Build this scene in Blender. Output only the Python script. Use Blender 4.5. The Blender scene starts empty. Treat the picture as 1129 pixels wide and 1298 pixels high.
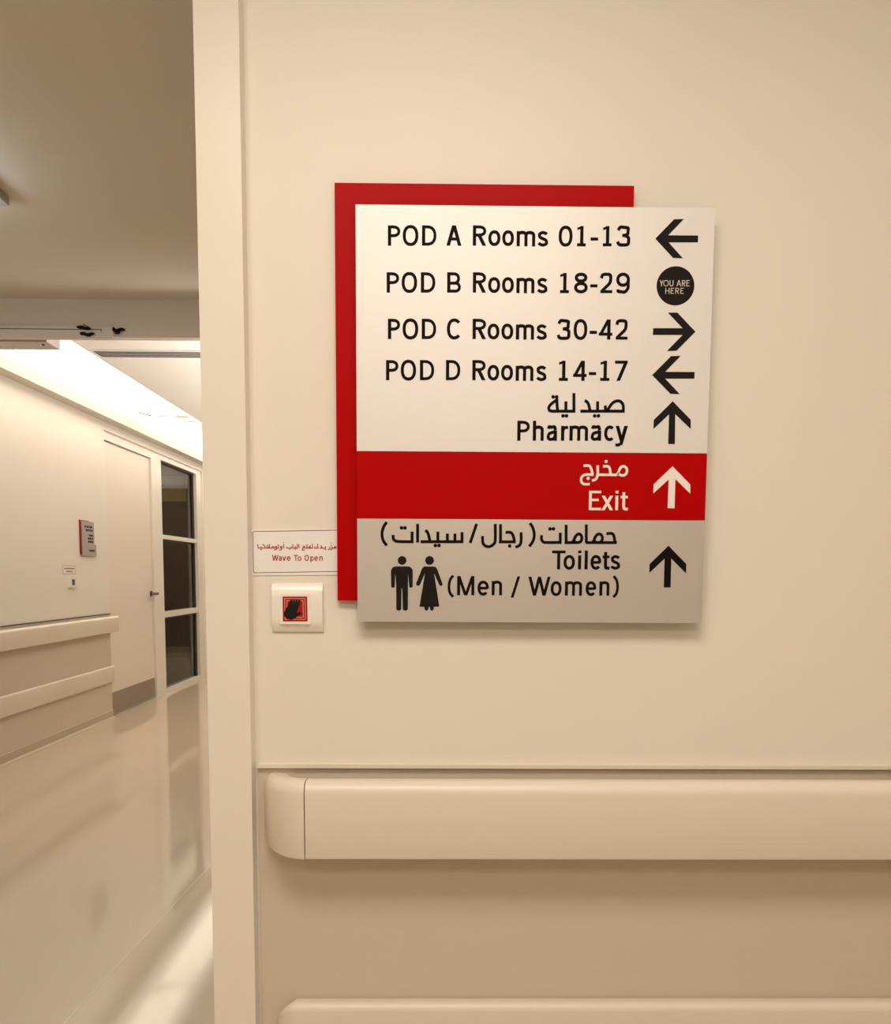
import bpy, bmesh, math, random
from mathutils import Vector, Matrix
from mathutils.geometry import tessellate_polygon
random.seed(4)
PI = math.pi
SC = bpy.context.scene
COL = SC.collection

# ------------------------------------------------------------------ camera, world, exposure
F_PX = 1000.0
PITCH, YAW, ROLL, PPX, PPY = 0.0859143, -0.0108375, 0.0052104, 571.93, 814.12
fwd = Vector((-math.sin(YAW)*math.cos(PITCH), math.cos(YAW)*math.cos(PITCH), -math.sin(PITCH)))
rt0 = Vector((math.cos(YAW), math.sin(YAW), 0))
up0 = rt0.cross(fwd)
rt = rt0*math.cos(ROLL) + up0*math.sin(ROLL)
up = up0*math.cos(ROLL) - rt0*math.sin(ROLL)
cam_d = bpy.data.cameras.new('camera')
cam = bpy.data.objects.new('camera', cam_d)
COL.objects.link(cam)
M3 = Matrix((rt, up, -fwd)).transposed()
cam.matrix_world = Matrix.Translation((0, -1.39, 1.25)) @ M3.to_4x4()
cam_d.sensor_fit = 'AUTO'
cam_d.sensor_width = 36.0
cam_d.lens = F_PX*36.0/1298.0
cam_d.shift_x = (564.5 - PPX)/1298.0
cam_d.shift_y = (PPY - 649.0)/1298.0
cam_d.clip_start = 0.02
SC.camera = cam

w = bpy.data.worlds.new('world')
SC.world = w
w.use_nodes = True
w.node_tree.nodes['Background'].inputs[0].default_value = (0.9, 0.8, 0.65, 1)
w.node_tree.nodes['Background'].inputs[1].default_value = 0.02

SC.view_settings.view_transform = 'Standard'
SC.view_settings.look = 'None'
SC.view_settings.gamma = 1.0
SC.view_settings.exposure = 0.0
SC.view_settings.use_curve_mapping = False
SC.cycles.caustics_reflective = False
SC.cycles.caustics_refractive = False
SC.cycles.blur_glossy = 0.5
SC.cycles.sample_clamp_indirect = 4.0

WARM = (1.0, 0.89, 0.76)
WARM_CORR = (1.0, 0.87, 0.70)
L_KEY = 14.5         # luminaires over the viewer's side
L_BACK = 10.0
L_CORR = 3.7         # linear luminaires of the far corridor
L_FILL = 125.0        # added unseen uplight brightening the corridor ceiling
L_VEST = 10.0         # square fixture in the lobby

# ------------------------------------------------------------------ materials
def mat(name, col, rough=0.5, metal=0.0, coat=0.0, ior=1.5, noise=0.0, scale=40.0, bump=0.0, bscale=300.0, emit=None, estr=0.0, spec=0.5, trans=0.0):
    m = bpy.data.materials.new(name)
    m.use_nodes = True
    nt = m.node_tree
    b = nt.nodes['Principled BSDF']
    b.inputs['Base Color'].default_value = (*col, 1)
    b.inputs['Roughness'].default_value = rough
    b.inputs['Metallic'].default_value = metal
    b.inputs['IOR'].default_value = ior
    b.inputs['Coat Weight'].default_value = coat
    b.inputs['Coat Roughness'].default_value = 0.06
    b.inputs['Specular IOR Level'].default_value = spec
    b.inputs['Transmission Weight'].default_value = trans
    if emit:
        b.inputs['Emission Color'].default_value = (*emit, 1)
        b.inputs['Emission Strength'].default_value = estr
    tc = nt.nodes.new('ShaderNodeTexCoord')
    if noise > 0:
        n = nt.nodes.new('ShaderNodeTexNoise')
        n.inputs['Scale'].default_value = scale
        n.inputs['Detail'].default_value = 4
        nt.links.new(tc.outputs['Object'], n.inputs['Vector'])
        mix = nt.nodes.new('ShaderNodeMix')
        mix.data_type = 'RGBA'
        mix.inputs[6].default_value = (*[c*(1-noise) for c in col], 1)
        mix.inputs[7].default_value = (*[min(1, c*(1+noise)) for c in col], 1)
        nt.links.new(n.outputs['Fac'], mix.inputs[0])
        nt.links.new(mix.outputs[2], b.inputs['Base Color'])
    if bump > 0:
        n2 = nt.nodes.new('ShaderNodeTexNoise')
        n2.inputs['Scale'].default_value = bscale
        n2.inputs['Detail'].default_value = 3
        nt.links.new(tc.outputs['Object'], n2.inputs['Vector'])
        bp = nt.nodes.new('ShaderNodeBump')
        bp.inputs['Strength'].default_value = bump
        bp.inputs['Distance'].default_value = 0.001
        nt.links.new(n2.outputs['Fac'], bp.inputs['Height'])
        nt.links.new(bp.outputs['Normal'], b.inputs['Normal'])
    return m

M = {}
M['wall'] = mat('wall paint', (0.80, 0.75, 0.67), 0.45, noise=0.015, scale=3, bump=0.15, bscale=160)
M['ceil'] = mat('ceiling paint', (0.82, 0.79, 0.74), 0.8, noise=0.02, scale=60, bump=0.2, bscale=220)
M['header'] = mat('lobby ceiling paint', (0.78, 0.71, 0.61), 0.6, noise=0.04, scale=120, bump=0.3, bscale=260)
M['jamb'] = mat('satin frame paint', (0.82, 0.77, 0.69), 0.35, noise=0.01, scale=5)
M['wall_back'] = mat('taupe wall paint', (0.42, 0.36, 0.29), 0.6, noise=0.02, scale=3)
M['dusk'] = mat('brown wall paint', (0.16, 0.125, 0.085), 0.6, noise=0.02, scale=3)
M['cornice'] = mat('cornice paint', (0.64, 0.59, 0.51), 0.7, noise=0.01, scale=10)
M['vinyl'] = mat('wainscot vinyl', (0.63, 0.545, 0.44), 0.5, noise=0.02, scale=80, bump=0.25, bscale=500)
M['rail'] = mat('handrail vinyl', (0.78, 0.71, 0.60), 0.35, noise=0.012, scale=60, bump=0.1, bscale=700)
M['bumper'] = mat('bumper vinyl', (0.76, 0.69, 0.585), 0.4, noise=0.012, scale=60, bump=0.1, bscale=700)
M['base'] = mat('skirting vinyl', (0.50, 0.42, 0.31), 0.5, noise=0.03, scale=60)
M['floor'] = mat('speckled vinyl floor', (0.61, 0.51, 0.38), 0.07, noise=0.07, scale=260, ior=1.62, bump=0.03, bscale=18)
M['seam'] = mat('weld seam', (0.74, 0.65, 0.51), 0.25)
M['door'] = mat('door laminate', (0.80, 0.72, 0.63), 0.4, noise=0.015, scale=12)
M['doorframe'] = mat('door frame paint', (0.82, 0.77, 0.70), 0.35, noise=0.01, scale=5)
M['steel'] = mat('brushed steel', (0.38, 0.335, 0.285), 0.42, metal=0.6, noise=0.05, scale=90)
M['dark_steel'] = mat('dark bronze metal', (0.10, 0.08, 0.06), 0.35, metal=0.7)
M['alu'] = mat('aluminium', (0.55, 0.52, 0.50), 0.4, metal=0.5, noise=0.02, scale=50)
M['black'] = mat('black plastic', (0.012, 0.010, 0.009), 0.6, spec=0.15)
M['gap'] = mat('dark gap', (0.05, 0.04, 0.03), 0.7)
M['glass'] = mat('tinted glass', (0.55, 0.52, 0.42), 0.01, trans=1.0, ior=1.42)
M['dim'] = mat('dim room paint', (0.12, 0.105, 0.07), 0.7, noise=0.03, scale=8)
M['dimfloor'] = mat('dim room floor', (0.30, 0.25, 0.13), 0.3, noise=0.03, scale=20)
M['amber'] = mat('amber valance paint', (0.60, 0.50, 0.22), 0.6)
M['red'] = mat('red enamel', (0.44, 0.0006, 0.0008), 0.42, noise=0.015, scale=20, spec=0.06)
M['pale'] = mat('pale satin panel', (0.765, 0.74, 0.72), 0.46, metal=0.2, noise=0.01, scale=25)
M['silver'] = mat('satin silver panel', (0.70, 0.67, 0.63), 0.34, metal=0.62, noise=0.012, scale=30)
M['ink'] = mat('black vinyl ink', (0.008, 0.005, 0.004), 0.6, spec=0.06)
M['ink_grey'] = mat('charcoal vinyl ink', (0.015, 0.012, 0.011), 0.6, spec=0.08)
M['white_ink'] = mat('white vinyl ink', (0.86, 0.80, 0.74), 0.5)
M['white_fine'] = mat('pale fine print', (0.62, 0.57, 0.50), 0.5)
M['notice'] = mat('white notice plastic', (0.85, 0.83, 0.82), 0.35, noise=0.01, scale=20)
M['grey_sign'] = mat('grey sign face', (0.40, 0.36, 0.32), 0.5, metal=0.2, noise=0.02, scale=30)
M['red_ink'] = mat('dark red ink', (0.36, 0.008, 0.010), 0.5)
M['maroon'] = mat('maroon ink', (0.20, 0.03, 0.035), 0.5)
M['abs'] = mat('ivory switch plastic', (0.86, 0.82, 0.75), 0.25, noise=0.005, scale=10)
M['sw_red'] = mat('switch red film', (0.40, 0.012, 0.010), 0.4, spec=0.15)
M['sw_line'] = mat('pale pink print', (0.80, 0.45, 0.38), 0.4)
M['lamp'] = mat('warm lamp diffuser', (0.9, 0.9, 0.9), 0.5, emit=WARM, estr=L_KEY)
M['lamp_back'] = mat('rear lamp diffuser', (0.9, 0.9, 0.9), 0.5, emit=WARM, estr=L_BACK)
M['lamp_side'] = mat('side lamp diffuser', (0.9, 0.9, 0.9), 0.5, emit=WARM, estr=L_BACK*0.5)
M['lamp_corr'] = mat('corridor lamp diffuser', (0.9, 0.9, 0.9), 0.5, emit=WARM_CORR, estr=L_CORR)
M['ceil_glow'] = mat('glowing ceiling filler', (0.9, 0.9, 0.9), 0.5, emit=(1.0, 0.93, 0.84), estr=1.2)  # glow stands in for brightly lit ceiling paint beside the strips
M['lamp_vest'] = mat('cool lamp diffuser', (0.9, 0.9, 0.9), 0.5, emit=(0.80, 0.90, 1.0), estr=L_VEST)
M['white'] = mat('white metal', (0.82, 0.80, 0.77), 0.4)

# ------------------------------------------------------------------ builders
def root(name, loc, label=None, cat=None, group=None, kind=None):
    o = bpy.data.objects.new(name, None)
    o.empty_display_size = 0.1
    o.location = loc
    COL.objects.link(o)
    return tag(o, label, cat, group, kind)

def tag(o, label=None, cat=None, group=None, kind=None):
    if label: o['label'] = label
    if cat: o['category'] = cat
    if group: o['group'] = group
    if kind: o['kind'] = kind
    return o

def base_of(o):
    v = Vector((0, 0, 0))
    while o is not None:
        v += o.location
        o = o.parent
    return v

def mk(name, bm, m, parent=None, label=None, smooth=False, bevel=0.0, seg=2):
    """Link the bmesh (built in world metres) as ONE object, local to its parent."""
    if bevel > 0:
        bmesh.ops.bevel(bm, geom=[e for e in bm.edges if len(e.link_faces) == 2 and e.calc_face_angle(0) > 0.6],
                        offset=bevel, segments=seg, profile=0.5, affect='EDGES', clamp_overlap=True)
    bmesh.ops.recalc_face_normals(bm, faces=bm.faces[:])
    if parent is not None:
        bmesh.ops.translate(bm, verts=bm.verts[:], vec=-base_of(parent))
        off = None
    else:
        c = [v.co for v in bm.verts]
        off = Vector((sum(v.x for v in c)/len(c), sum(v.y for v in c)/len(c), min(v.z for v in c)))
        bmesh.ops.translate(bm, verts=bm.verts[:], vec=-off)
    me = bpy.data.meshes.new(name)
    bm.to_mesh(me)
    bm.free()
    me.materials.append(m)
    if smooth:
        for p in me.polygons:
            p.use_smooth = True
        try:
            me.set_sharp_from_angle(angle=0.6)
        except Exception:
            pass
    o = bpy.data.objects.new(name, me)
    COL.objects.link(o)
    if parent is not None:
        o.parent = parent
    else:
        o.location = off
    if label: o['label'] = label
    return o

def bx(x0, x1, y0, y1, z0, z1, bm=None):
    bm = bm or bmesh.new()
    v = [bm.verts.new((x, y, z)) for x in (x0, x1) for y in (y0, y1) for z in (z0, z1)]
    for f in ((0, 1, 3, 2), (4, 6, 7, 5), (0, 4, 5, 1), (2, 3, 7, 6), (0, 2, 6, 4), (1, 5, 7, 3)):
        bm.faces.new([v[i] for i in f])
    return bm

def struct(name, bm, m, label, cat, bevel=0.0):
    return tag(mk(name, bm, m, bevel=bevel), label, cat, kind='structure')

def tube(p0, p1, r0, r1=None, n=16, bm=None):
    bm = bm or bmesh.new()
    r1 = r0 if r1 is None else r1
    p0, p1 = Vector(p0), Vector(p1)
    d = (p1-p0).normalized()
    a = d.orthogonal().normalized()
    b = d.cross(a)
    rings = []
    for p, r in ((p0, r0), (p1, r1)):
        rings.append([bm.verts.new(p + (a*math.cos(2*PI*i/n) + b*math.sin(2*PI*i/n))*r) for i in range(n)])
    for i in range(n):
        bm.faces.new((rings[0][i], rings[0][(i+1) % n], rings[1][(i+1) % n], rings[1][i]))
    bm.faces.new(rings[0][::-1])
    bm.faces.new(rings[1])
    return bm

class Plane:
    """A wall face: (u, v) metres on it, n the direction off it."""
    def __init__(s, o, u, v, n):
        s.o, s.u, s.v, s.n = Vector(o), Vector(u), Vector(v), Vector(n)
    def p(s, u, v, h):
        return s.o + s.u*u + s.v*v + s.n*h
FRONT = Plane((0, 0, 0), (1, 0, 0), (0, 0, 1), (0, -1, 0))
LEFT = Plane((-2.85, 0, 0), (0, 1, 0), (0, 0, 1), (1, 0, 0))

def slab(bm, pts, pl, h0, h1):
    """Closed polygon pts (u, v) as a thin solid between heights h0 < h1 off the plane."""
    a = [bm.verts.new(pl.p(u, v, h0)) for u, v in pts]
    b = [bm.verts.new(pl.p(u, v, h1)) for u, v in pts]
    n = len(pts)
    for i in range(n):
        bm.faces.new((a[i], a[(i+1) % n], b[(i+1) % n], b[i]))
    if n <= 4:
        bm.faces.new(b)
        bm.faces.new(a[::-1])
    else:
        for i, j, k in tessellate_polygon([[Vector((u, v, 0)) for u, v in pts]]):
            bm.faces.new((b[i], b[j], b[k]))
            bm.faces.new((a[k], a[j], a[i]))
    return bm

def ribbon(bm, pts, t, pl, h0, h1, closed=False):
    """A constant-width stroke along pts, mitred at its corners."""
    P = [Vector(p).to_2d() if len(p) > 2 else Vector(p) for p in pts]
    Q = [P[0]]
    for p in P[1:]:
        if (p-Q[-1]).length > 1e-6:
            Q.append(p)
    P = Q
    n = len(P)
    L, R = [], []
    for i in range(n):
        a = P[i-1] if (i > 0 or closed) else None
        c = P[(i+1) % n] if (i < n-1 or closed) else None
        d0 = (P[i]-a).normalized() if a is not None else None
        d1 = (c-P[i]).normalized() if c is not None else None
        if d0 is None: d0 = d1
        if d1 is None: d1 = d0
        n0 = Vector((-d0.y, d0.x)); n1 = Vector((-d1.y, d1.x))
        mm = n0+n1
        if mm.length < 1e-4:
            mm = n0.copy()
        mm.normalize()
        k = min(1.0/max(mm.dot(n0), 0.35), 2.2)
        L.append(P[i]+mm*(t/2*k)); R.append(P[i]-mm*(t/2*k))
    m_ = n if closed else n-1
    va = [[bm.verts.new(pl.p(q.x, q.y, h)) for q in S] for S in (L, R) for h in (h0, h1)]
    l0, l1, r0, r1 = va
    for i in range(m_):
        j = (i+1) % n
        bm.faces.new((l1[i], l1[j], r1[j], r1[i]))
        bm.faces.new((l0[i], r0[i], r0[j], l0[j]))
        bm.faces.new((l0[i], l0[j], l1[j], l1[i]))
        bm.faces.new((r0[i], r1[i], r1[j], r0[j]))
    if not closed:
        bm.faces.new((l0[0], l1[0], r1[0], r0[0]))
        bm.faces.new((l0[-1], r0[-1], r1[-1], l1[-1]))
    return bm

def spline(pts, n=6):
    """Catmull-Rom through pts."""
    out = []
    P = [Vector(p) for p in pts]
    P = [P[0]*2-P[1]] + P + [P[-1]*2-P[-2]]
    for i in range(1, len(P)-2):
        for k in range(n):
            t = k/n
            a, b, c, d = P[i-1], P[i], P[i+1], P[i+2]
            out.append(0.5*((2*b)+(c-a)*t+(2*a-5*b+4*c-d)*t*t+(3*b-a-3*c+d)*t**3))
    out.append(P[-2])
    return [(p.x, p.y) for p in out]

def ell(cx, cy, rx, ry, a0=0, a1=360, n=28, e=2.25):
    out = []
    for i in range(n+1):
        a = math.radians(a0+(a1-a0)*i/n)
        c, s = math.cos(a), math.sin(a)
        out.append((cx+rx*math.copysign(abs(c)**(2/e), c), cy+ry*math.copysign(abs(s)**(2/e), s)))
    return out

# ------------------------------------------------------------------ lettering: a plain grotesque drawn as strokes
XH = 0.745
def glyph(ch, w, t):
    """Strokes [(points, closed, width)] and solid polygons of one character; box w wide, 1 = cap height."""
    S, G = [], []
    h = t/2
    q = t*0.88
    hq = q/2
    def st(*p, c=False, tw=None): S.append((list(p), c, tw or t))
    def cv(p, c=False, tw=None): S.append((p, c, tw or q))
    def dg(xb, yb, xt, yt, tw):          # diagonal with level ends, centred on xb at yb and xt at yt
        G.append([(xb-tw/2, yb), (xb+tw/2, yb), (xt+tw/2, yt), (xt-tw/2, yt)])
    def arch(x0, x1, top, spring):
        xm = (x0+x1)/2
        return [(x0, spring-0.04)] + ell(xm, spring, (x1-x0)/2, top-spring, 180, 0, 14, 2.2) + [(x1, 0)]
    if ch in 'PR':
        st((h, 0), (h, 1))
        b = 0.42 if ch == 'P' else 0.45
        ry = (1-hq-(b+hq))/2
        rx = min(0.30, w*0.45)
        x = w-h-rx
        cv([(h, 1-hq), (x, 1-hq)] + ell(x, b+hq+ry, rx, ry, 90, -90, 16) + [(h, b+hq)])
        if ch == 'R':
            dg(w-t*0.62, 0, w*0.50, b+0.02, t*1.16)
    elif ch in 'O0':
        cv(ell(w/2, 0.5, w/2-h, 0.5-hq+0.012, 0, 360, 40, 2.3)[:-1], True, (t+q)/2)
    elif ch == 'D':
        x = w*0.36
        st((h, 0), (h, 1))
        cv([(h, 1-hq), (x, 1-hq)] + ell(x, 0.5, w-h-x, 0.5-hq, 90, -90, 24, 2.3) + [(h, hq)])
    elif ch == 'A':
        tw = t*1.08
        dg(tw/2, 0, w/2-t*0.06, 1, tw); dg(w-tw/2, 0, w/2+t*0.06, 1, tw)
        st((w*0.22, 0.33), (w*0.78, 0.33), tw=q)
    elif ch == 'B':
        st((h, 0), (h, 1))
        m_ = 0.54
        for lo, hi, xr in ((m_-hq, 1-hq, w*0.94), (hq, m_-hq, w)):
            ry = (hi-lo)/2
            rx = min(w*0.4, ry*1.05)
            x = xr-h-rx
            cv([(h, hi), (x, hi)] + ell(x, lo+ry, rx, ry, 90, -90, 16) + [(h, lo)])
    elif ch == 'C':
        cv(ell(w*0.52, 0.5, w*0.52-h, 0.5-hq+0.012, 42, 318, 36, 2.25), tw=(t+q)/2)
    elif ch == 'o':
        cv(ell(w/2, XH/2, w/2-h, XH/2-hq+0.012, 0, 360, 36, 2.2)[:-1], True, (t+q)/2)
    elif ch == 'c':
        cv(ell(w*0.53, XH/2, w*0.53-h, XH/2-hq+0.012, 48, 312, 30, 2.2), tw=(t+q)/2)
    elif ch == 'e':
        x0 = h
        cv([(w-h*0.9, XH*0.50), (w*0.5, XH*0.50), (h*1.5, XH*0.50)])
        cv(ell(w/2, XH/2, w/2-h, XH/2-hq+0.012, -4, 318, 36, 2.2), tw=(t+q)/2)
    elif ch in 'mnhr':
        st((h, 0), (h, 1 if ch == 'h' else XH))
        sp = XH-0.20
        if ch == 'm':
            xm = w/2
            cv(arch(h, xm, XH-hq+0.01, sp), tw=t*0.96); cv(arch(xm, w-h, XH-hq+0.01, sp), tw=t*0.96)
        elif ch == 'r':
            cv([(h, sp-0.10)] + spline([(h*1.1, sp-0.04), (w*0.45, XH-0.10), (w*0.98, XH-hq)], 6))
        else:
            cv(arch(h, w-h, XH-hq+0.01, sp), tw=t*0.96)
    elif ch == 's':
        y = XH
        cv(spline([(w-h*0.9, y*0.80), (w*0.76, y-hq*1.4), (w*0.5, y-hq+0.01), (w*0.24, y-hq*1.6), (h*1.15, y*0.755), (w*0.24, y*0.60),
                   (w*0.5, y*0.505), (w*0.78, y*0.40), (w-h, y*0.235), (w*0.78, hq*1.5), (w*0.5, hq-0.01), (w*0.22, hq*1.5), (h*0.75, y*0.225)], 6), tw=q*1.04)
    elif ch == '1':
        st((w*0.53, 0), (w*0.53, 1))
        st((0, hq), (w, hq), tw=q)
        G.append([(0, 0.80), (0, 0.92), (w*0.53, 1.0), (w*0.53, 0.875)])
    elif ch == '2':
        cv(spline([(h*0.8, 0.735), (w*0.20, 0.90), (w*0.5, 1-hq+0.01), (w*0.80, 0.90), (w-h*1.1, 0.72), (w*0.78, 0.50), (w*0.45, 0.28), (h*1.2, hq*1.4)], 6), tw=t*0.95)
        st((h*0.3, hq), (w, hq), tw=q)
    elif ch == '3':
        cv(spline([(h*1.0, 0.79), (w*0.26, 0.935), (w*0.52, 1-hq+0.01), (w*0.82, 0.90), (w-h*1.5, 0.745), (w*0.80, 0.60), (w*0.58, 0.54), (w*0.42, 0.535)], 6), tw=t*0.95)
        cv(spline([(w*0.42, 0.535), (w*0.62, 0.525), (w*0.86, 0.43), (w-h, 0.275), (w*0.83, 0.10), (w*0.5, hq-0.01), (w*0.2, 0.09), (h*0.7, 0.23)], 6), tw=t*0.95)
    elif ch == '4':
        x = w*0.74
        st((x, 0), (x, 1))
        st((h*0.2, 0.27), (w, 0.27), tw=q)
        dg(h*1.3, 0.26, x-h*0.2, 1, t*1.05)
    elif ch == '7':
        st((0, 1-hq), (w, 1-hq), tw=q)
        dg(w*0.28, 0, w-h*1.1, 1-q*0.6, t*1.08)
    elif ch == '8':
        cv(ell(w/2, 0.765, w*0.46-h, 0.235-hq+0.008, 0, 360, 30, 2.1)[:-1], True, t*0.95)
        cv(ell(w/2, 0.272, w*0.5-h, 0.272-hq+0.008, 0, 360, 30, 2.1)[:-1], True, t*0.95)
    elif ch == '9':
        cv(ell(w/2, 0.665, w/2-h, 0.335-hq+0.01, 0, 360, 32, 2.1)[:-1], True, t*0.95)
        cv(spline([(w-h, 0.66), (w-h*1.1, 0.50), (w*0.86, 0.24), (w*0.64, 0.06), (w*0.42, hq-0.01), (w*0.18, 0.08), (h*1.1, 0.18)], 6), tw=t*0.95)
    elif ch == '-':
        st((0, 0.36), (w, 0.36), tw=q)
    elif ch == 'a':
        st((w-h*1.15, 0), (w-h*1.15, XH*0.68))
        cv(spline([(h*1.2, XH*0.80), (w*0.24, XH*0.935), (w*0.48, XH-hq+0.01), (w*0.74, XH*0.93), (w-h*1.15, XH*0.70)], 6), tw=t*0.95)
        cv(spline([(w-h*1.2, XH*0.585), (w*0.6, XH*0.57), (w*0.26, XH*0.48), (h, XH*0.27), (w*0.22, hq*1.35), (w*0.42, hq), (w*0.68, XH*0.16), (w-h*1.2, XH*0.34)], 6), tw=t*0.92)
    elif ch == 'y':
        dg(w*0.50, 0.0, t*0.55, XH, t*1.08)
        G.append([(w*0.30, -0.22), (w*0.30+t*1.1, -0.22), (w, XH), (w-t*1.1, XH)])
        cv(spline([(w*0.38, -0.14), (w*0.27, -0.215), (w*0.02, -0.205)], 5))
    elif ch == 'v':
        dg(w*0.5-t*0.08, 0, t*0.55, XH, t*1.05); dg(w*0.5+t*0.08, 0, w-t*0.55, XH, t*1.05)
    elif ch == 'E':
        st((h, 0), (h, 1))
        st((h, 1-hq), (w, 1-hq), tw=q); st((h, 0.53), (w*0.80, 0.53), tw=q); st((h, hq), (w, hq), tw=q)
    elif ch == 'x':
        dg(t*0.6, 0, w-t*0.62, XH, t*1.2); dg(w-t*0.6, 0, t*0.62, XH, t*1.2)
    elif ch == 'i':
        st((w/2, 0), (w/2, XH)); st((w/2, 0.86), (w/2, 1.0), tw=t*1.05)
    elif ch == 'l':
        st((w/2, 0), (w/2, 1))
    elif ch == 't':
        x = w*0.42
        cv([(x, 0.92), (x, 0.20)] + spline([(x, 0.19), (w*0.50, 0.085), (w*0.68, hq), (w*0.98, hq*0.9)], 5), tw=t)
        st((0, XH-hq*1.1), (w*0.95, XH-hq*1.1), tw=q)
    elif ch == 'T':
        st((w/2, 0), (w/2, 1)); st((0, 1-hq), (w, 1-hq), tw=q)
    elif ch == 'M':
        st((h, 0), (h, 1)); st((w-h, 0), (w-h, 1))
        dg(w/2-t*0.05, 0, h*1.15, 1, t*1.0); dg(w/2+t*0.05, 0, w-h*1.15, 1, t*1.0)
    elif ch == 'W':
        for x0, x1 in ((0.29, t*0.55/w), (0.29, 0.5), (0.71, 0.5), (0.71, 1-t*0.55/w)):
            dg(w*x0, 0, w*x1, 1, t*1.02)
    elif ch == '/':
        dg(t*0.5, -0.10, w-t*0.5, 1.02, t*0.95)
    elif ch == '(':
        cv(spline([(w*0.92, 1.03), (w*0.42, 0.80), (h, 0.45), (w*0.42, 0.12), (w*0.92, -0.08)], 6))
    elif ch == ')':
        cv(spline([(w*0.08, 1.03), (w*0.58, 0.80), (w-h, 0.45), (w*0.58, 0.12), (w*0.08, -0.08)], 6))
    elif ch == 'p':
        st((h, -0.26), (h, XH))
        cv(ell(w/2+h*0.2, XH/2, w/2-h*1.1, XH/2-hq+0.01, 0, 360, 30, 2.2)[:-1], True)
    elif ch == 'Y':
        st((w/2, 0), (w/2, 0.45)); dg(w/2, 0.40, t*0.55, 1, t*1.05); dg(w/2, 0.40, w-t*0.55, 1, t*1.05)
    elif ch == 'U':
        cv([(h, 1), (h, 0.30)] + ell(w/2, 0.30, w/2-h, 0.30-hq, 180, 360, 18) + [(w-h, 1)], tw=t)
    elif ch == 'H':
        st((h, 0), (h, 1)); st((w-h, 0), (w-h, 1)); st((h, 0.52), (w-h, 0.52), tw=q)
    return S, G

def lettering(name, key, m, parent, pl, h0, dep=0.0004, t=0.168, label=None):
    """One mesh per word of the row."""
    words, last = [], None
    for it in DATA[key]:
        if last is None or it[1]-(last[1]+last[2]) > 0.36*it[4]:
            words.append([])
        words[-1].append(it)
        last = it
    for wd_ in words:
        bm = bmesh.new()
        for ch, x, wd, z, H in wd_:
            S, G = glyph(ch, wd/H, t)
            k = 0                               # each stroke a hair thicker, so that no two faces coincide
            for pts, c, tw in S:
                ribbon(bm, [(x+a*H, z+b*H) for a, b in pts], tw*H, pl, h0, h0+dep+k*2e-5, c)
                k += 1
            for g in G:
                slab(bm, [(x+a*H, z+b*H) for a, b in g], pl, h0, h0+dep+k*2e-5)
                k += 1
        mk(name, bm, m, parent, label)

def curve_pts(p):
    """Round the soft corners of a traced letter stroke, keep its right angles."""
    if len(p) < 4:
        return p
    out, run = [], [p[0]]
    for i in range(1, len(p)-1):
        run.append(p[i])
        a = Vector(p[i])-Vector(p[i-1]); b = Vector(p[i+1])-Vector(p[i])
        if a.length > 0 and b.length > 0 and a.angle(b) > 1.05:
            out += spline(run, 4) if len(run) > 2 else run
            run = [p[i]]
    run.append(p[-1])
    out += spline(run, 4) if len(run) > 2 else run
    return out

def arabic(name, key, m, parent, pl, h0, t, dot, dep=0.0004, label=None):
    bm = bmesh.new()
    for k, s in enumerate(DATA[key]):
        ribbon(bm, curve_pts(s), t, pl, h0, h0+dep+k*1e-5)
    for u, v in DATA[key+'_dots']:
        slab(bm, [(u+dot*math.cos(2*PI*i/14), v+dot*math.sin(2*PI*i/14)) for i in range(14)], pl, h0, h0+dep)
    return mk(name, bm, m, parent, label)

def shape(name, pts, m, parent, pl, h0, dep=0.0004, label=None):
    return mk(name, slab(bmesh.new(), pts, pl, h0, h0+dep), m, parent, label)

def disc_pts(cx, cy, r, n=48):
    return [(cx+r*math.cos(2*PI*i/n), cy+r*math.sin(2*PI*i/n)) for i in range(n)]

def rrect(u0, u1, v0, v1, r, n=6):
    out = []
    for cx, cy, a in ((u1-r, v1-r, 0), (u0+r, v1-r, 90), (u0+r, v0+r, 180), (u1-r, v0+r, 270)):
        for i in range(n+1):
            b = math.radians(a+90*i/n)
            out.append((cx+r*math.cos(b), cy+r*math.sin(b)))
    return out

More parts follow.
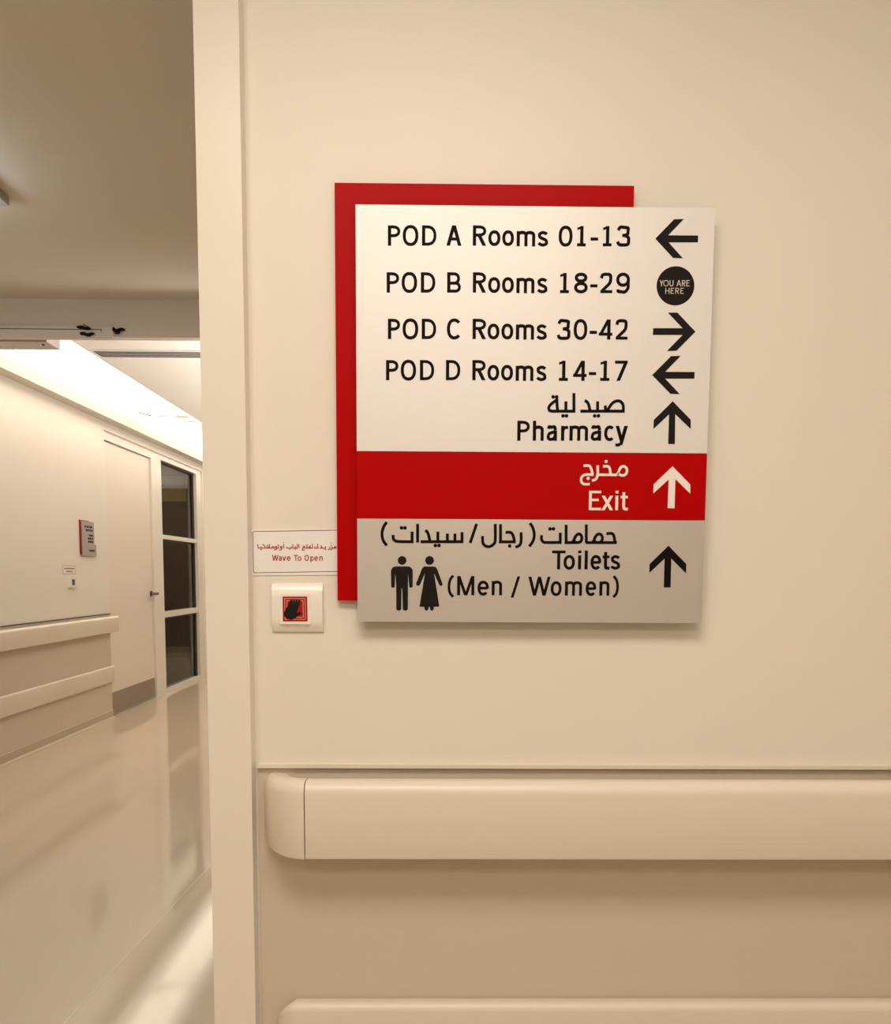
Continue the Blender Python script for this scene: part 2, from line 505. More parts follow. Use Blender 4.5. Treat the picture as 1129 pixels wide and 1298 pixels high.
DATA = {'A': [('P', -0.0938, 0.0208, 1.7921, 0.0322), ('O', -0.0694, 0.0262, 1.7924, 0.0322), ('D', -0.0374, 0.0242, 1.7927, 0.0322), ('A', 0.003, 0.025, 1.793, 0.0323),
       ('R', 0.0468, 0.0225, 1.7934, 0.0323), ('o', 0.0723, 0.0204, 1.7937, 0.0322), ('o', 0.0954, 0.0198, 1.7939, 0.0322), ('m', 0.1195, 0.0309, 1.7931, 0.0323),
       ('s', 0.1541, 0.0178, 1.7934, 0.0323), ('0', 0.189, 0.0234, 1.7938, 0.0323), ('1', 0.22, 0.0144, 1.794, 0.0323), ('-', 0.2423, 0.0126, 1.7942, 0.0323),
       ('1', 0.2628, 0.0145, 1.7944, 0.0323), ('3', 0.2852, 0.0231, 1.7947, 0.0323)],
 'B': [('P', -0.096, 0.0211, 1.7169, 0.0326), ('O', -0.0713, 0.0261, 1.7172, 0.0325), ('D', -0.0391, 0.0243, 1.7174, 0.0326), ('B', 0.0046, 0.0231, 1.7178, 0.0326),
       ('R', 0.0474, 0.0222, 1.7182, 0.0326), ('o', 0.0727, 0.0204, 1.7184, 0.0326), ('o', 0.0958, 0.0201, 1.7186, 0.0326), ('m', 0.12, 0.0302, 1.718, 0.0324),
       ('s', 0.1544, 0.0176, 1.7183, 0.0324), ('1', 0.193, 0.0147, 1.7186, 0.0324), ('8', 0.2161, 0.0231, 1.7189, 0.0324), ('-', 0.2432, 0.0122, 1.719, 0.0325),
       ('2', 0.2596, 0.0206, 1.7192, 0.0324), ('9', 0.2863, 0.0232, 1.7195, 0.0324)],
 'C': [('P', -0.094, 0.0206, 1.6417, 0.0329), ('O', -0.0697, 0.0265, 1.6419, 0.0329), ('D', -0.0375, 0.0244, 1.6422, 0.0329), ('C', 0.0044, 0.0242, 1.6425, 0.0329),
       ('R', 0.0475, 0.0228, 1.6429, 0.0329), ('o', 0.0724, 0.0202, 1.6431, 0.0329), ('o', 0.0956, 0.0202, 1.6433, 0.0329), ('m', 0.1201, 0.0305, 1.6427, 0.0327),
       ('s', 0.1544, 0.0178, 1.6429, 0.0327), ('3', 0.189, 0.0226, 1.6432, 0.0327), ('0', 0.2167, 0.0232, 1.6434, 0.0328), ('-', 0.2437, 0.0123, 1.6436, 0.0328),
       ('4', 0.2587, 0.0233, 1.6438, 0.0327), ('2', 0.287, 0.0207, 1.644, 0.0328)],
 'D': [('P', -0.0973, 0.0211, 1.5745, 0.0329), ('O', -0.0728, 0.0261, 1.5747, 0.033), ('D', -0.0405, 0.0243, 1.575, 0.0329), ('D', 0.0032, 0.0245, 1.5753, 0.033),
       ('R', 0.0476, 0.0226, 1.5756, 0.033), ('o', 0.0728, 0.0201, 1.5758, 0.033), ('o', 0.0958, 0.0204, 1.576, 0.033), ('m', 0.1205, 0.03, 1.5752, 0.033),
       ('s', 0.155, 0.0176, 1.5754, 0.033), ('1', 0.1933, 0.0153, 1.5757, 0.033), ('4', 0.2167, 0.0233, 1.5759, 0.033), ('-', 0.2438, 0.0123, 1.5761, 0.033),
       ('1', 0.2631, 0.0155, 1.5762, 0.033), ('7', 0.2875, 0.0215, 1.5764, 0.0331)],
 'pharmacy': [('P', 0.1244, 0.0214, 1.4761, 0.0332), ('h', 0.1507, 0.0187, 1.4763, 0.0332), ('a', 0.1741, 0.0181, 1.4764, 0.0333), ('r', 0.1986, 0.0122, 1.4766, 0.0332),
              ('m', 0.2129, 0.0316, 1.4768, 0.0332), ('a', 0.2488, 0.0184, 1.477, 0.0332), ('c', 0.2716, 0.0182, 1.4771, 0.0333), ('y', 0.2909, 0.0209, 1.4773, 0.0332)],
 'exit': [('E', 0.2482, 0.0208, 1.3604, 0.0328), ('x', 0.2697, 0.0201, 1.3605, 0.0329), ('i', 0.2931, 0.0055, 1.3606, 0.0329), ('t', 0.3023, 0.0129, 1.3607, 0.0329)],
 'toilets': [('T', 0.1866, 0.0233, 1.2594, 0.0322), ('o', 0.2065, 0.0199, 1.2595, 0.0322), ('i', 0.232, 0.0046, 1.2596, 0.0322), ('l', 0.2433, 0.0045, 1.2596, 0.0323),
             ('e', 0.2528, 0.0191, 1.2597, 0.0323), ('t', 0.2736, 0.0125, 1.2598, 0.0323), ('s', 0.2874, 0.0169, 1.2599, 0.0323)],
 'men': [('(', 0.0075, 0.0108, 1.214, 0.033), ('M', 0.0241, 0.0297, 1.2141, 0.0331), ('e', 0.059, 0.0199, 1.2143, 0.033), ('n', 0.0836, 0.018, 1.2144, 0.033),
         ('/', 0.1164, 0.0163, 1.2139, 0.0326), ('W', 0.1463, 0.0388, 1.2141, 0.0326), ('o', 0.1851, 0.0191, 1.2142, 0.0327), ('m', 0.2099, 0.0295, 1.2144, 0.0326),
         ('e', 0.2455, 0.0186, 1.2145, 0.0327), ('n', 0.2693, 0.0174, 1.2147, 0.0326), (')', 0.2928, 0.0104, 1.2148, 0.0326)],
 'youare': [('Y', 0.3591, 0.0062, 1.7309, 0.0099), ('O', 0.3653, 0.0089, 1.731, 0.0098), ('U', 0.3758, 0.0063, 1.7311, 0.0098), ('A', 0.3874, 0.0077, 1.7312, 0.0098),
            ('R', 0.3964, 0.0057, 1.7313, 0.0098), ('E', 0.4038, 0.0055, 1.7313, 0.0098)],
 'here': [('H', 0.369, 0.0069, 1.7189, 0.0095), ('E', 0.378, 0.0053, 1.719, 0.0094), ('R', 0.3857, 0.0061, 1.7191, 0.0094), ('E', 0.3942, 0.0055, 1.7191, 0.0095)],
 'wave': [('W', -0.2989, 0.0114, 1.272, 0.0101), ('a', -0.2872, 0.0054, 1.2721, 0.0101), ('v', -0.2809, 0.0067, 1.2721, 0.0101), ('e', -0.273, 0.0067, 1.2722, 0.0101),
          ('T', -0.2609, 0.0071, 1.2722, 0.0101), ('o', -0.254, 0.0064, 1.2723, 0.0101), ('O', -0.2422, 0.0076, 1.2723, 0.0101), ('p', -0.2321, 0.006, 1.2724, 0.0101),
          ('e', -0.2248, 0.006, 1.2724, 0.0101), ('n', -0.2163, 0.0061, 1.2725, 0.0101)],
 'ph_ar': [[[0.2737, 1.5264], [0.2775, 1.5295], [0.2816, 1.5358], [0.2857, 1.5404], [0.2914, 1.5431], [0.2968, 1.543], [0.3011, 1.5397], [0.3032, 1.5343], [0.3033, 1.5264],
            [0.2737, 1.5262], [0.2503, 1.526], [0.2307, 1.5259]],
           [[0.2729, 1.5357], [0.2731, 1.5262]], [[0.2595, 1.5423], [0.2599, 1.5261]], [[0.2376, 1.5434], [0.2406, 1.5421], [0.2441, 1.5376], [0.2473, 1.526]],
           [[0.2192, 1.5557], [0.2198, 1.5258], [0.1896, 1.5256], [0.1832, 1.5255], [0.1783, 1.5267], [0.1771, 1.5309], [0.1794, 1.5355], [0.184, 1.5397], [0.1905, 1.5443]],
           [[0.1905, 1.5468], [0.1911, 1.5351], [0.1923, 1.5256]], [[0.2059, 1.5419], [0.2062, 1.5257]]],
 'ph_ar_dots': [[0.1843, 1.5492], [0.1902, 1.5492], [0.2014, 1.5179], [0.2074, 1.518], [0.2551, 1.5183], [0.2615, 1.5184]],
 'ex_ar': [[[0.2631, 1.4201], [0.2838, 1.4202], [0.2931, 1.4202], [0.296, 1.422], [0.298, 1.4259], [0.3005, 1.4315], [0.3033, 1.4341], [0.3064, 1.4345], [0.3096, 1.433],
            [0.3117, 1.4299], [0.3118, 1.4253], [0.31, 1.4215], [0.3068, 1.4195], [0.3032, 1.4195], [0.2996, 1.4207], [0.296, 1.422]],
           [[0.2711, 1.4342], [0.2778, 1.4345], [0.281, 1.4331], [0.2828, 1.4293], [0.2844, 1.4202]],
           [[0.2618, 1.4358], [0.2623, 1.4222], [0.261, 1.4158], [0.258, 1.4119], [0.2526, 1.4104]],
           [[0.2378, 1.4351], [0.2456, 1.4354], [0.2489, 1.434], [0.251, 1.4298], [0.2538, 1.4203]],
           [[0.2552, 1.4203], [0.2423, 1.4202], [0.2374, 1.4185], [0.2346, 1.4145], [0.2344, 1.4093], [0.2369, 1.4055], [0.2412, 1.4041], [0.249, 1.4045]]],
 'ex_ar_dots': [[0.2762, 1.4425], [0.2461, 1.4139]],
 'to_ar': [[[0.2976, 1.3057], [0.2656, 1.3055], [0.244, 1.3054]], [[0.2793, 1.3208], [0.2873, 1.3213], [0.2917, 1.3183], [0.2946, 1.3057]],
           [[0.2548, 1.3054], [0.258, 1.3087], [0.2606, 1.3155], [0.2649, 1.3198], [0.2696, 1.3194], [0.2723, 1.3152], [0.272, 1.3096], [0.2688, 1.3062], [0.2645, 1.3057],
            [0.2569, 1.3074]],
           [[0.2445, 1.3362], [0.2451, 1.3054]], [[0.21, 1.3355], [0.2105, 1.3052], [0.231, 1.3053]],
           [[0.2202, 1.3053], [0.2234, 1.3085], [0.2261, 1.3153], [0.2303, 1.3196], [0.2346, 1.3192], [0.2371, 1.315], [0.2368, 1.3094], [0.2336, 1.306], [0.2293, 1.3055],
            [0.2223, 1.3072]],
           [[0.2001, 1.322], [0.2003, 1.3054], [0.176, 1.3052], [0.171, 1.3065], [0.1683, 1.3103], [0.1682, 1.3176]],
           [[0.1479, 1.3379], [0.1529, 1.3303], [0.1557, 1.3188], [0.1537, 1.3077], [0.1473, 1.2982]], [[0.133, 1.3223], [0.1332, 1.3073], [0.1307, 1.3003], [0.1238, 1.2968]],
           [[0.1065, 1.3219], [0.1147, 1.322], [0.1191, 1.3173], [0.1222, 1.3062]], [[0.1239, 1.306], [0.0951, 1.3058]], [[0.0977, 1.3359], [0.098, 1.3059], [0.1131, 1.3059]],
           [[0.0887, 1.3363], [0.0889, 1.3092], [0.0864, 1.3021], [0.0798, 1.2978], [0.0726, 1.2986], [0.0683, 1.3027], [0.0672, 1.3091], [0.0673, 1.3155]],
           [[0.0568, 1.3361], [0.0459, 1.3036]], [[0.032, 1.3221], [0.0321, 1.3057], [-0.0387, 1.3053]], [[0.0199, 1.3195], [0.02, 1.3056]], [[0.007, 1.3194], [0.0071, 1.3056]],
           [[-0.0093, 1.3225], [-0.0093, 1.3055]], [[-0.0312, 1.3239], [-0.0278, 1.3224], [-0.0252, 1.3171], [-0.0226, 1.3054]], [[-0.0439, 1.3355], [-0.0439, 1.304]],
           [[-0.0534, 1.3223], [-0.0534, 1.3052], [-0.0774, 1.3055], [-0.0828, 1.3072], [-0.0854, 1.3106], [-0.0856, 1.3166]],
           [[-0.0965, 1.3382], [-0.1019, 1.3301], [-0.1047, 1.3186], [-0.1026, 1.3071], [-0.0966, 1.2986]]],
 'to_ar_dots': [[0.1825, 1.3283], [0.1883, 1.3284], [0.1137, 1.2989], [-0.0714, 1.3286], [-0.0654, 1.3286], [-0.0135, 1.299], [-0.0073, 1.2991]],
 'wv_ar': [[[-0.3234, 1.3007], [-0.3224, 1.2938], [-0.3042, 1.2939]], [[-0.3176, 1.297], [-0.3176, 1.2938]], [[-0.315, 1.3007], [-0.3109, 1.2973], [-0.311, 1.2938]],
           [[-0.3072, 1.297], [-0.3072, 1.2939]], [[-0.3042, 1.297], [-0.3042, 1.2939]], [[-0.303, 1.3008], [-0.3031, 1.2939], [-0.2939, 1.2939]],
           [[-0.299, 1.2939], [-0.2978, 1.2966], [-0.2958, 1.2966], [-0.2952, 1.2942]],
           [[-0.2905, 1.2935], [-0.2927, 1.2943], [-0.2926, 1.2966], [-0.2904, 1.2968], [-0.2901, 1.2935], [-0.2921, 1.2911], [-0.2952, 1.2911]],
           [[-0.2901, 1.294], [-0.2873, 1.294], [-0.2872, 1.2974]],
           [[-0.2813, 1.294], [-0.2838, 1.2943], [-0.2838, 1.2968], [-0.2816, 1.2968], [-0.2811, 1.2937], [-0.2829, 1.291], [-0.2864, 1.2908]],
           [[-0.2783, 1.3009], [-0.278, 1.294]], [[-0.2733, 1.2967], [-0.2727, 1.2944], [-0.2702, 1.2939], [-0.2652, 1.2939], [-0.2648, 1.2971]],
           [[-0.2622, 1.301], [-0.2623, 1.294], [-0.2582, 1.294], [-0.2582, 1.2973]], [[-0.2546, 1.3011], [-0.2547, 1.294], [-0.2576, 1.294]],
           [[-0.2519, 1.3014], [-0.2517, 1.294]], [[-0.2457, 1.2972], [-0.2417, 1.2971], [-0.2449, 1.2937], [-0.2462, 1.2917], [-0.2442, 1.2904], [-0.2418, 1.2911]],
           [[-0.2425, 1.2945], [-0.2281, 1.2943], [-0.2281, 1.3019]], [[-0.2376, 1.2974], [-0.2376, 1.2943]],
           [[-0.2345, 1.2943], [-0.2341, 1.2968], [-0.2319, 1.2968], [-0.2316, 1.2943]], [[-0.2243, 1.297], [-0.224, 1.2943], [-0.2186, 1.2944], [-0.2192, 1.3019]],
           [[-0.2219, 1.2978], [-0.2204, 1.2972]], [[-0.2155, 1.2944], [-0.2117, 1.2944], [-0.2123, 1.2979], [-0.214, 1.2985]],
           [[-0.2117, 1.2944], [-0.2054, 1.2944], [-0.2053, 1.2976]], [[-0.1977, 1.2973], [-0.1978, 1.2945], [-0.199, 1.2924], [-0.2013, 1.2919]],
           [[-0.1939, 1.2973], [-0.194, 1.2945], [-0.1952, 1.2924], [-0.1971, 1.292]],
           [[-0.194, 1.2945], [-0.1903, 1.2945], [-0.1895, 1.297], [-0.187, 1.2967], [-0.187, 1.2945], [-0.1903, 1.2945]]],
 'wv_ar_dots': [[-0.3183, 1.2913], [-0.3164, 1.2913], [-0.3071, 1.2986], [-0.3056, 1.2986], [-0.2883, 1.299], [-0.2867, 1.299], [-0.2783, 1.3038], [-0.268, 1.2919],
                [-0.2582, 1.2919], [-0.2385, 1.2993], [-0.2369, 1.2993], [-0.2319, 1.299], [-0.2063, 1.2922], [-0.2047, 1.2922], [-0.1955, 1.2995], [-0.1958, 1.3035]],
 'arrA': [[0.35, 1.8074], [0.3803, 1.8385], [0.3967, 1.8391], [0.3712, 1.8129], [0.421, 1.813], [0.4213, 1.8022], [0.3722, 1.8016], [0.3967, 1.7765], [0.3805, 1.7769]],
 'arrC': [[0.4216, 1.6578], [0.3903, 1.6886], [0.3744, 1.6885], [0.3998, 1.6634], [0.3504, 1.663], [0.3501, 1.652], [0.4002, 1.6525], [0.3746, 1.626], [0.3908, 1.6266]],
 'arrD': [[0.3507, 1.5863], [0.3817, 1.6177], [0.398, 1.6182], [0.3726, 1.5918], [0.4223, 1.5919], [0.4221, 1.581], [0.3729, 1.5806], [0.3983, 1.5553], [0.3826, 1.5557]],
 'arrP': [[0.3866, 1.5435], [0.4182, 1.513], [0.4187, 1.4976], [0.3916, 1.5223], [0.3924, 1.4724], [0.3811, 1.4724], [0.3811, 1.5217], [0.3553, 1.4971], [0.3554, 1.5122]],
 'arrE': [[0.3896, 1.4351], [0.4208, 1.4047], [0.4212, 1.3894], [0.395, 1.414], [0.3949, 1.3645], [0.3832, 1.3648], [0.3837, 1.4132], [0.3581, 1.3894], [0.3582, 1.4047]],
 'arrT': [[0.3866, 1.3009], [0.4181, 1.2698], [0.4183, 1.2538], [0.392, 1.2789], [0.3922, 1.2294], [0.3805, 1.2293], [0.3804, 1.2788], [0.3548, 1.2541], [0.3548, 1.2692]],
 'disc': [[0.3858, 1.7319], [0.3541, 1.7316], [0.4175, 1.7322], [0.3849, 1.7632], [0.3868, 1.7005]],
 'manhead': [[-0.0704, 1.2733], [-0.0778, 1.2732], [-0.0704, 1.2806]],
 'womhead': [[-0.0233, 1.2735], [-0.0308, 1.2735], [-0.0233, 1.2809]],
 'man': [[-0.0807, 1.2631], [-0.0607, 1.2632], [-0.0575, 1.2626], [-0.0548, 1.2609], [-0.0528, 1.2583], [-0.0521, 1.2552], [-0.0521, 1.2288], [-0.0528, 1.2273], [-0.0551, 1.2265],
         [-0.0575, 1.2273], [-0.0582, 1.2288], [-0.0601, 1.2514], [-0.0605, 1.1909], [-0.0615, 1.1882], [-0.065, 1.1871], [-0.0685, 1.1882], [-0.0693, 1.1909], [-0.0702, 1.2255],
         [-0.0713, 1.2255], [-0.0719, 1.1909], [-0.073, 1.1882], [-0.0763, 1.1871], [-0.0795, 1.1881], [-0.0804, 1.1909], [-0.0806, 1.2298], [-0.0821, 1.2513], [-0.083, 1.2287],
         [-0.0837, 1.2272], [-0.0862, 1.2264], [-0.0885, 1.2271], [-0.0892, 1.2286], [-0.0896, 1.255], [-0.0887, 1.2581], [-0.0869, 1.2607], [-0.0841, 1.2625]],
 'woman': [[-0.0311, 1.2632], [-0.016, 1.2632], [-0.0133, 1.2624], [-0.0111, 1.2603], [-0.0095, 1.2568], [-0.001, 1.2339], [-0.001, 1.2318], [-0.0028, 1.2302], [-0.005, 1.2301],
           [-0.0067, 1.2318], [-0.0154, 1.2514], [-0.0063, 1.1945], [-0.0161, 1.194], [-0.016, 1.1901], [-0.0173, 1.1881], [-0.019, 1.1873], [-0.0208, 1.1879], [-0.0221, 1.1895],
           [-0.0228, 1.1939], [-0.0244, 1.1939], [-0.0254, 1.1895], [-0.0269, 1.1879], [-0.0287, 1.1873], [-0.0306, 1.1881], [-0.0319, 1.19], [-0.0323, 1.1939], [-0.0406, 1.1943],
           [-0.0312, 1.2513], [-0.0396, 1.2321], [-0.0412, 1.2303], [-0.0436, 1.2299], [-0.0456, 1.231], [-0.0464, 1.2332], [-0.046, 1.2351], [-0.0374, 1.2567], [-0.0359, 1.2601],
           [-0.0338, 1.2623]],
 'sw_plate': [[-0.298, 1.2325], [-0.2126, 1.2332], [-0.2106, 1.1488], [-0.2975, 1.1479]],
 'sw_mod': [[-0.2837, 1.2146], [-0.2307, 1.2138], [-0.2296, 1.1628], [-0.2822, 1.162]],
 'sw_red': [[-0.2789, 1.21], [-0.2362, 1.2102], [-0.2356, 1.167], [-0.2778, 1.1668]],
 'hand': [[-0.2764, 1.1824], [-0.2736, 1.1879], [-0.2697, 1.1945], [-0.2663, 1.2022], [-0.2641, 1.2052], [-0.2619, 1.2044], [-0.2615, 1.1978], [-0.2606, 1.2048], [-0.2581, 1.2053],
          [-0.2573, 1.2038], [-0.257, 1.1978], [-0.2558, 1.2051], [-0.2534, 1.2051], [-0.2527, 1.2033], [-0.2528, 1.1978], [-0.2512, 1.2046], [-0.2486, 1.2047], [-0.2477, 1.2028],
          [-0.2489, 1.1979], [-0.2517, 1.1902], [-0.2547, 1.1814], [-0.251, 1.1831], [-0.2474, 1.1827], [-0.2466, 1.1803], [-0.2491, 1.1784], [-0.2535, 1.1759], [-0.2568, 1.1726],
          [-0.2612, 1.1704], [-0.2667, 1.1701], [-0.2721, 1.1714], [-0.2759, 1.1758]],
 'wave_plate': [[-0.3335, 1.3258], [-0.3348, 1.2464], [-0.3319, 1.3216], [-0.3307, 1.2504], [-0.1859, 1.3263], [-0.1865, 1.2475], [-0.186, 1.3248], [-0.1865, 1.253]]}


# ------------------------------------------------------------------ the setting
YB, YE, XR = -3.4, 12.0, 2.4       # back of the viewer's side, end of the corridor, its other side
fl = struct('floor', bx(-3.1, XR, YB, YE, -0.1, 0), M['floor'], 'glossy beige speckled vinyl floor running down the corridor', 'floor')
bm = bmesh.new()
FL = Plane((0, 0, 0), (1, 0, 0), (0, 1, 0), (0, 0, 1))
ribbon(bm, [(-1.10, -0.4), (-1.037, 0.939), (-0.9936, 1.93), (-0.93, 3.4)], 0.0032, FL, 0, 0.0005)
mk('seam', bm, M['seam'], fl, 'pale weld seam')

struct('wall_front', bx(-0.36, XR, 0, 0.2, 0, 2.62), M['wall'], 'cream painted wall carrying the big directional sign', 'wall')
struct('wall_left', bx(-3.05, -2.85, YB, 5.38, 0, 2.65), M['wall'], 'cream corridor wall with the small grey sign on it', 'wall')
struct('wall_back', bx(-3.05, XR, YB-0.2, YB, 0, 2.62), M['wall_back'], 'taupe wall facing the big directional sign', 'wall')
struct('wall_right', bx(XR, XR+0.2, YB, 0.2, 0, 2.62), M['wall'], 'cream side wall at the handrail end', 'wall')
struct('wall_inner', bx(-0.36, -0.16, 0.2, YE, 0, 2.65), M['wall_back'], 'taupe corridor wall opposite the cream door', 'wall')
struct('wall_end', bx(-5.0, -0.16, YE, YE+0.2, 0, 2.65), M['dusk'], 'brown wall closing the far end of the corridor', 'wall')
struct('wall_beyond', bx(-3.05, -2.85, 8.10, YE, 0, 2.65), M['wall'], 'cream corridor wall past the glazed screen', 'wall')
struct('wall_over', bx(-3.05, -2.85, 5.38, 8.10, 2.445, 2.65), M['wall'], 'cream wall strip over the door and glazed screen', 'wall')

struct('ceiling', bx(-3.1, XR, YB, 0.0, 2.62, 2.72), M['ceil'], 'white ceiling over the big directional sign', 'ceiling')
struct('ceiling_lobby', bx(-2.85, -0.36, 0.0, 2.19, 2.44, 2.62), M['header'], 'low beige ceiling before the brighter corridor', 'ceiling')
struct('ceiling_corridor', bx(-3.05, -0.16, 2.235, YE, 2.65, 2.75), M['ceil'], 'bright white corridor ceiling with a long panel joint', 'ceiling')
struct('wall_header', bx(-2.85, -0.36, 2.19, 2.235, 2.279, 2.75), M['header'], 'beige beam across the corridor holding the door operator', 'wall')

tj = struct('trim_1', bx(-0.4076, -0.334, -0.030, 0.20, 0, 2.62), M['jamb'], 'cream door jamb beside the big directional sign', 'trim', bevel=0.003)
struct('trim_2', bx(-2.85, -2.745, 2.235, YE, 2.515, 2.592), M['cornice'], 'lit white cornice along the top of the corridor wall', 'trim')

# wainscot on the sign wall, its cap and the wall below
wt = root('trim_3', (0.5, 0, 0), 'tan vinyl wall panel behind the handrail under the sign', 'wall panel', kind='structure')
mk('panel', bx(-0.3285, XR, -0.004, 0, 0.0, 0.906), M['vinyl'], wt)
mk('cap', bx(-0.3285, XR, -0.0125, 0, 0.906, 0.9125), M['rail'], wt, bevel=0.0015)

# the corridor's protective panel
wl = root('trim_4', (-2.85, 0, 0), 'tan vinyl wall panel under the small grey corridor sign', 'wall panel', kind='structure')
mk('panel', bx(-2.85, -2.846, YB, 5.375, 0.07, 0.896), M['vinyl'], wl)
mk('cap', bx(-2.85, -2.838, YB, 5.378, 0.896, 0.902), M['gap'], wl)
prof = [(0.0, 0.072), (0.010, 0.068), (0.012, 0.016), (0.024, 0.004), (0.024, 0.0), (0.0, 0.0)]
def extrude_y(prof, x0, y0, y1, bm=None):
    bm = bm or bmesh.new()
    a = [bm.verts.new((x0+d, y0, z)) for d, z in prof]
    b = [bm.verts.new((x0+d, y1, z)) for d, z in prof]
    n = len(prof)
    for i in range(n):
        bm.faces.new((a[i], a[(i+1) % n], b[(i+1) % n], b[i]))
    bm.faces.new(a[::-1]); bm.faces.new(b)
    return bm
struct('baseboard_left', extrude_y(prof, -2.85, YB, 5.378), M['base'], 'brown skirting strip along the foot of the corridor wall', 'baseboard')

# door: frame, leaf, kick plate, lever
XD = -2.85
d = root('door_1', (XD-0.04, 5.95, 0), 'cream flush door with grey kick plate and dark lever', 'door', kind='structure')
bm = bmesh.new()
bx(XD-0.16, XD-0.02, 6.505, 6.62, 0, 2.445, bm)
bx(XD-0.16, XD-0.02, 5.38, 5.43, 0, 2.445, bm)
bx(XD-0.16, XD-0.02, 5.43, 6.505, 2.372, 2.445, bm)
mk('frame', bm, M['doorframe'], d, bevel=0.002)
lf = mk('leaf', bx(XD-0.085, XD-0.040, 5.432, 6.500, 0.006, 2.366), M['door'], d, bevel=0.002)
mk('kick_plate', bx(XD-0.040, XD-0.038, 5.45, 6.494, 0.012, 0.203), M['steel'], lf, 'grey steel kick plate')
hd = mk('handle', tube((XD-0.040, 6.46, 1.045), (XD-0.030, 6.46, 1.045), 0.027, n=24), M['dark_steel'], d, 'dark metal lever handle', smooth=True)
bm = tube((XD-0.033, 6.46, 1.045), (XD+0.022, 6.46, 1.045), 0.012)
tube((XD+0.020, 6.475, 1.045), (XD+0.020, 6.31, 1.040), 0.014, 0.011, bm=bm)
mk('lever', bm, M['dark_steel'], hd, smooth=True)

# glazed screen: frame with two transoms, three panes
g = root('window_1', (XD-0.04, 7.3, 0), 'tall cream framed glass screen of three dark panes beside the door', 'window', kind='structure')
bm = bmesh.new()
bx(XD-0.14, XD-0.02, 6.62, 6.775, 0, 2.445, bm)
bx(XD-0.14, XD-0.02, 7.925, 8.10, 0, 2.445, bm)
bx(XD-0.14, XD-0.02, 6.775, 7.925, 2.394, 2.445, bm)
bx(XD-0.14, XD-0.02, 6.775, 7.925, 0, 0.038, bm)
mk('frame', bm, M['doorframe'], g, bevel=0.003)
mk('transom', bx(XD-0.13, XD-0.03, 6.775, 7.925, 1.598, 1.642), M['doorframe'], g, bevel=0.002)
mk('transom', bx(XD-0.13, XD-0.03, 6.775, 7.925, 0.788, 0.846), M['doorframe'], g, bevel=0.002)
for z0, z1 in ((0.038, 0.788), (0.846, 1.598), (1.642, 2.394)):
    mk('pane', bx(XD-0.078, XD-0.070, 6.775, 7.925, z0, z1), M['glass'], g)
    bm = bmesh.new()
    bx(XD-0.070, XD-0.052, 7.895, 7.925, z0, z1, bm)
    bx(XD-0.070, XD-0.052, 6.775, 7.895, z1-0.018, z1, bm)
    mk('gasket', bm, M['gap'], g)
# the unlit room behind the glass
bm = bmesh.new()
bx(-5.2, -5.0, 6.2, 10.4, 0, 2.65, bm)
bx(-5.0, -3.05, 6.2, 6.4, 0, 2.65, bm)
bx(-5.0, -3.05, 10.2, 10.4, 0, 2.65, bm)
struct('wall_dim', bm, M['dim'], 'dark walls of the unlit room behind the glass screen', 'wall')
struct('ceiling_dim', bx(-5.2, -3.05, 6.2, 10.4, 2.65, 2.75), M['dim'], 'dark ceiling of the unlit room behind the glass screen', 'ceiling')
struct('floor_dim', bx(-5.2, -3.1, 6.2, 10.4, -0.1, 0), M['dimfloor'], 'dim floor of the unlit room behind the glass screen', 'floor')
o = mk('valance', bx(-5.0, -3.05, 10.08, 10.2, 2.27, 2.45), M['amber'])
tag(o, 'dim yellow lit band seen through the top glass pane', 'valance')

dl = bpy.data.lights.new('valance_fill', 'AREA')  # unseen lamp added to light up the yellow band
dl.shape = 'RECTANGLE'
dl.size, dl.size_y = 1.6, 0.1
dl.energy = 2.0
dl.color = (1.0, 0.82, 0.45)
do = bpy.data.objects.new('valance_fill', dl)
COL.objects.link(do)
do.location = (-4.0, 9.5, 2.62)
do.rotation_euler = (math.radians(55), 0, 0)

# ------------------------------------------------------------------ the big directional sign
sg = root('directional_sign', (0.15, 0, 1.168), 'large red backed silver directional sign listing POD A to D, Exit and Toilets', 'sign')
mk('back_panel', bx(-0.1835, 0.3165, -0.014, -0.001, 1.2035, 1.8985), M['red'], sg, 'red backing panel', bevel=0.0008)
for x in (-0.06, 0.20):
    for z in (1.30, 1.75):
        mk('spacer', tube((x, -0.0255, z), (x, -0.013, z), 0.012), M['alu'], sg)
PT = 0.030
up_ = mk('room_panel', bx(-0.147, 0.448, -PT, -0.025, 1.4573, 1.857), M['pale'], sg, bevel=0.0007)
ex_ = mk('exit_panel', bx(-0.147, 0.448, -PT, -0.025, 1.3445, 1.4567), M['red'], sg, 'red exit panel', bevel=0.0007)
to_ = mk('toilets_panel', bx(-0.147, 0.448, -PT, -0.025, 1.168, 1.3439), M['silver'], sg, bevel=0.0007)
for k in 'ABCD':
    lettering('lettering', k, M['ink'], up_, FRONT, PT, label='black word of the POD %s row' % k)
lettering('lettering', 'pharmacy', M['ink'], up_, FRONT, PT, label='black word Pharmacy')
arabic('arabic_lettering', 'ph_ar', M['ink'], up_, FRONT, PT, 0.0050, 0.0031)
for k in ('arrA', 'arrC', 'arrD', 'arrP'):
    shape('arrow', DATA[k], M['ink_grey'], up_, FRONT, PT)
dc = DATA['disc']
dsk = shape('location_disc', disc_pts(dc[0][0], dc[0][1], 0.0316), M['ink_grey'], up_, FRONT, PT, label='black disc reading YOU ARE HERE')
bm = bmesh.new()
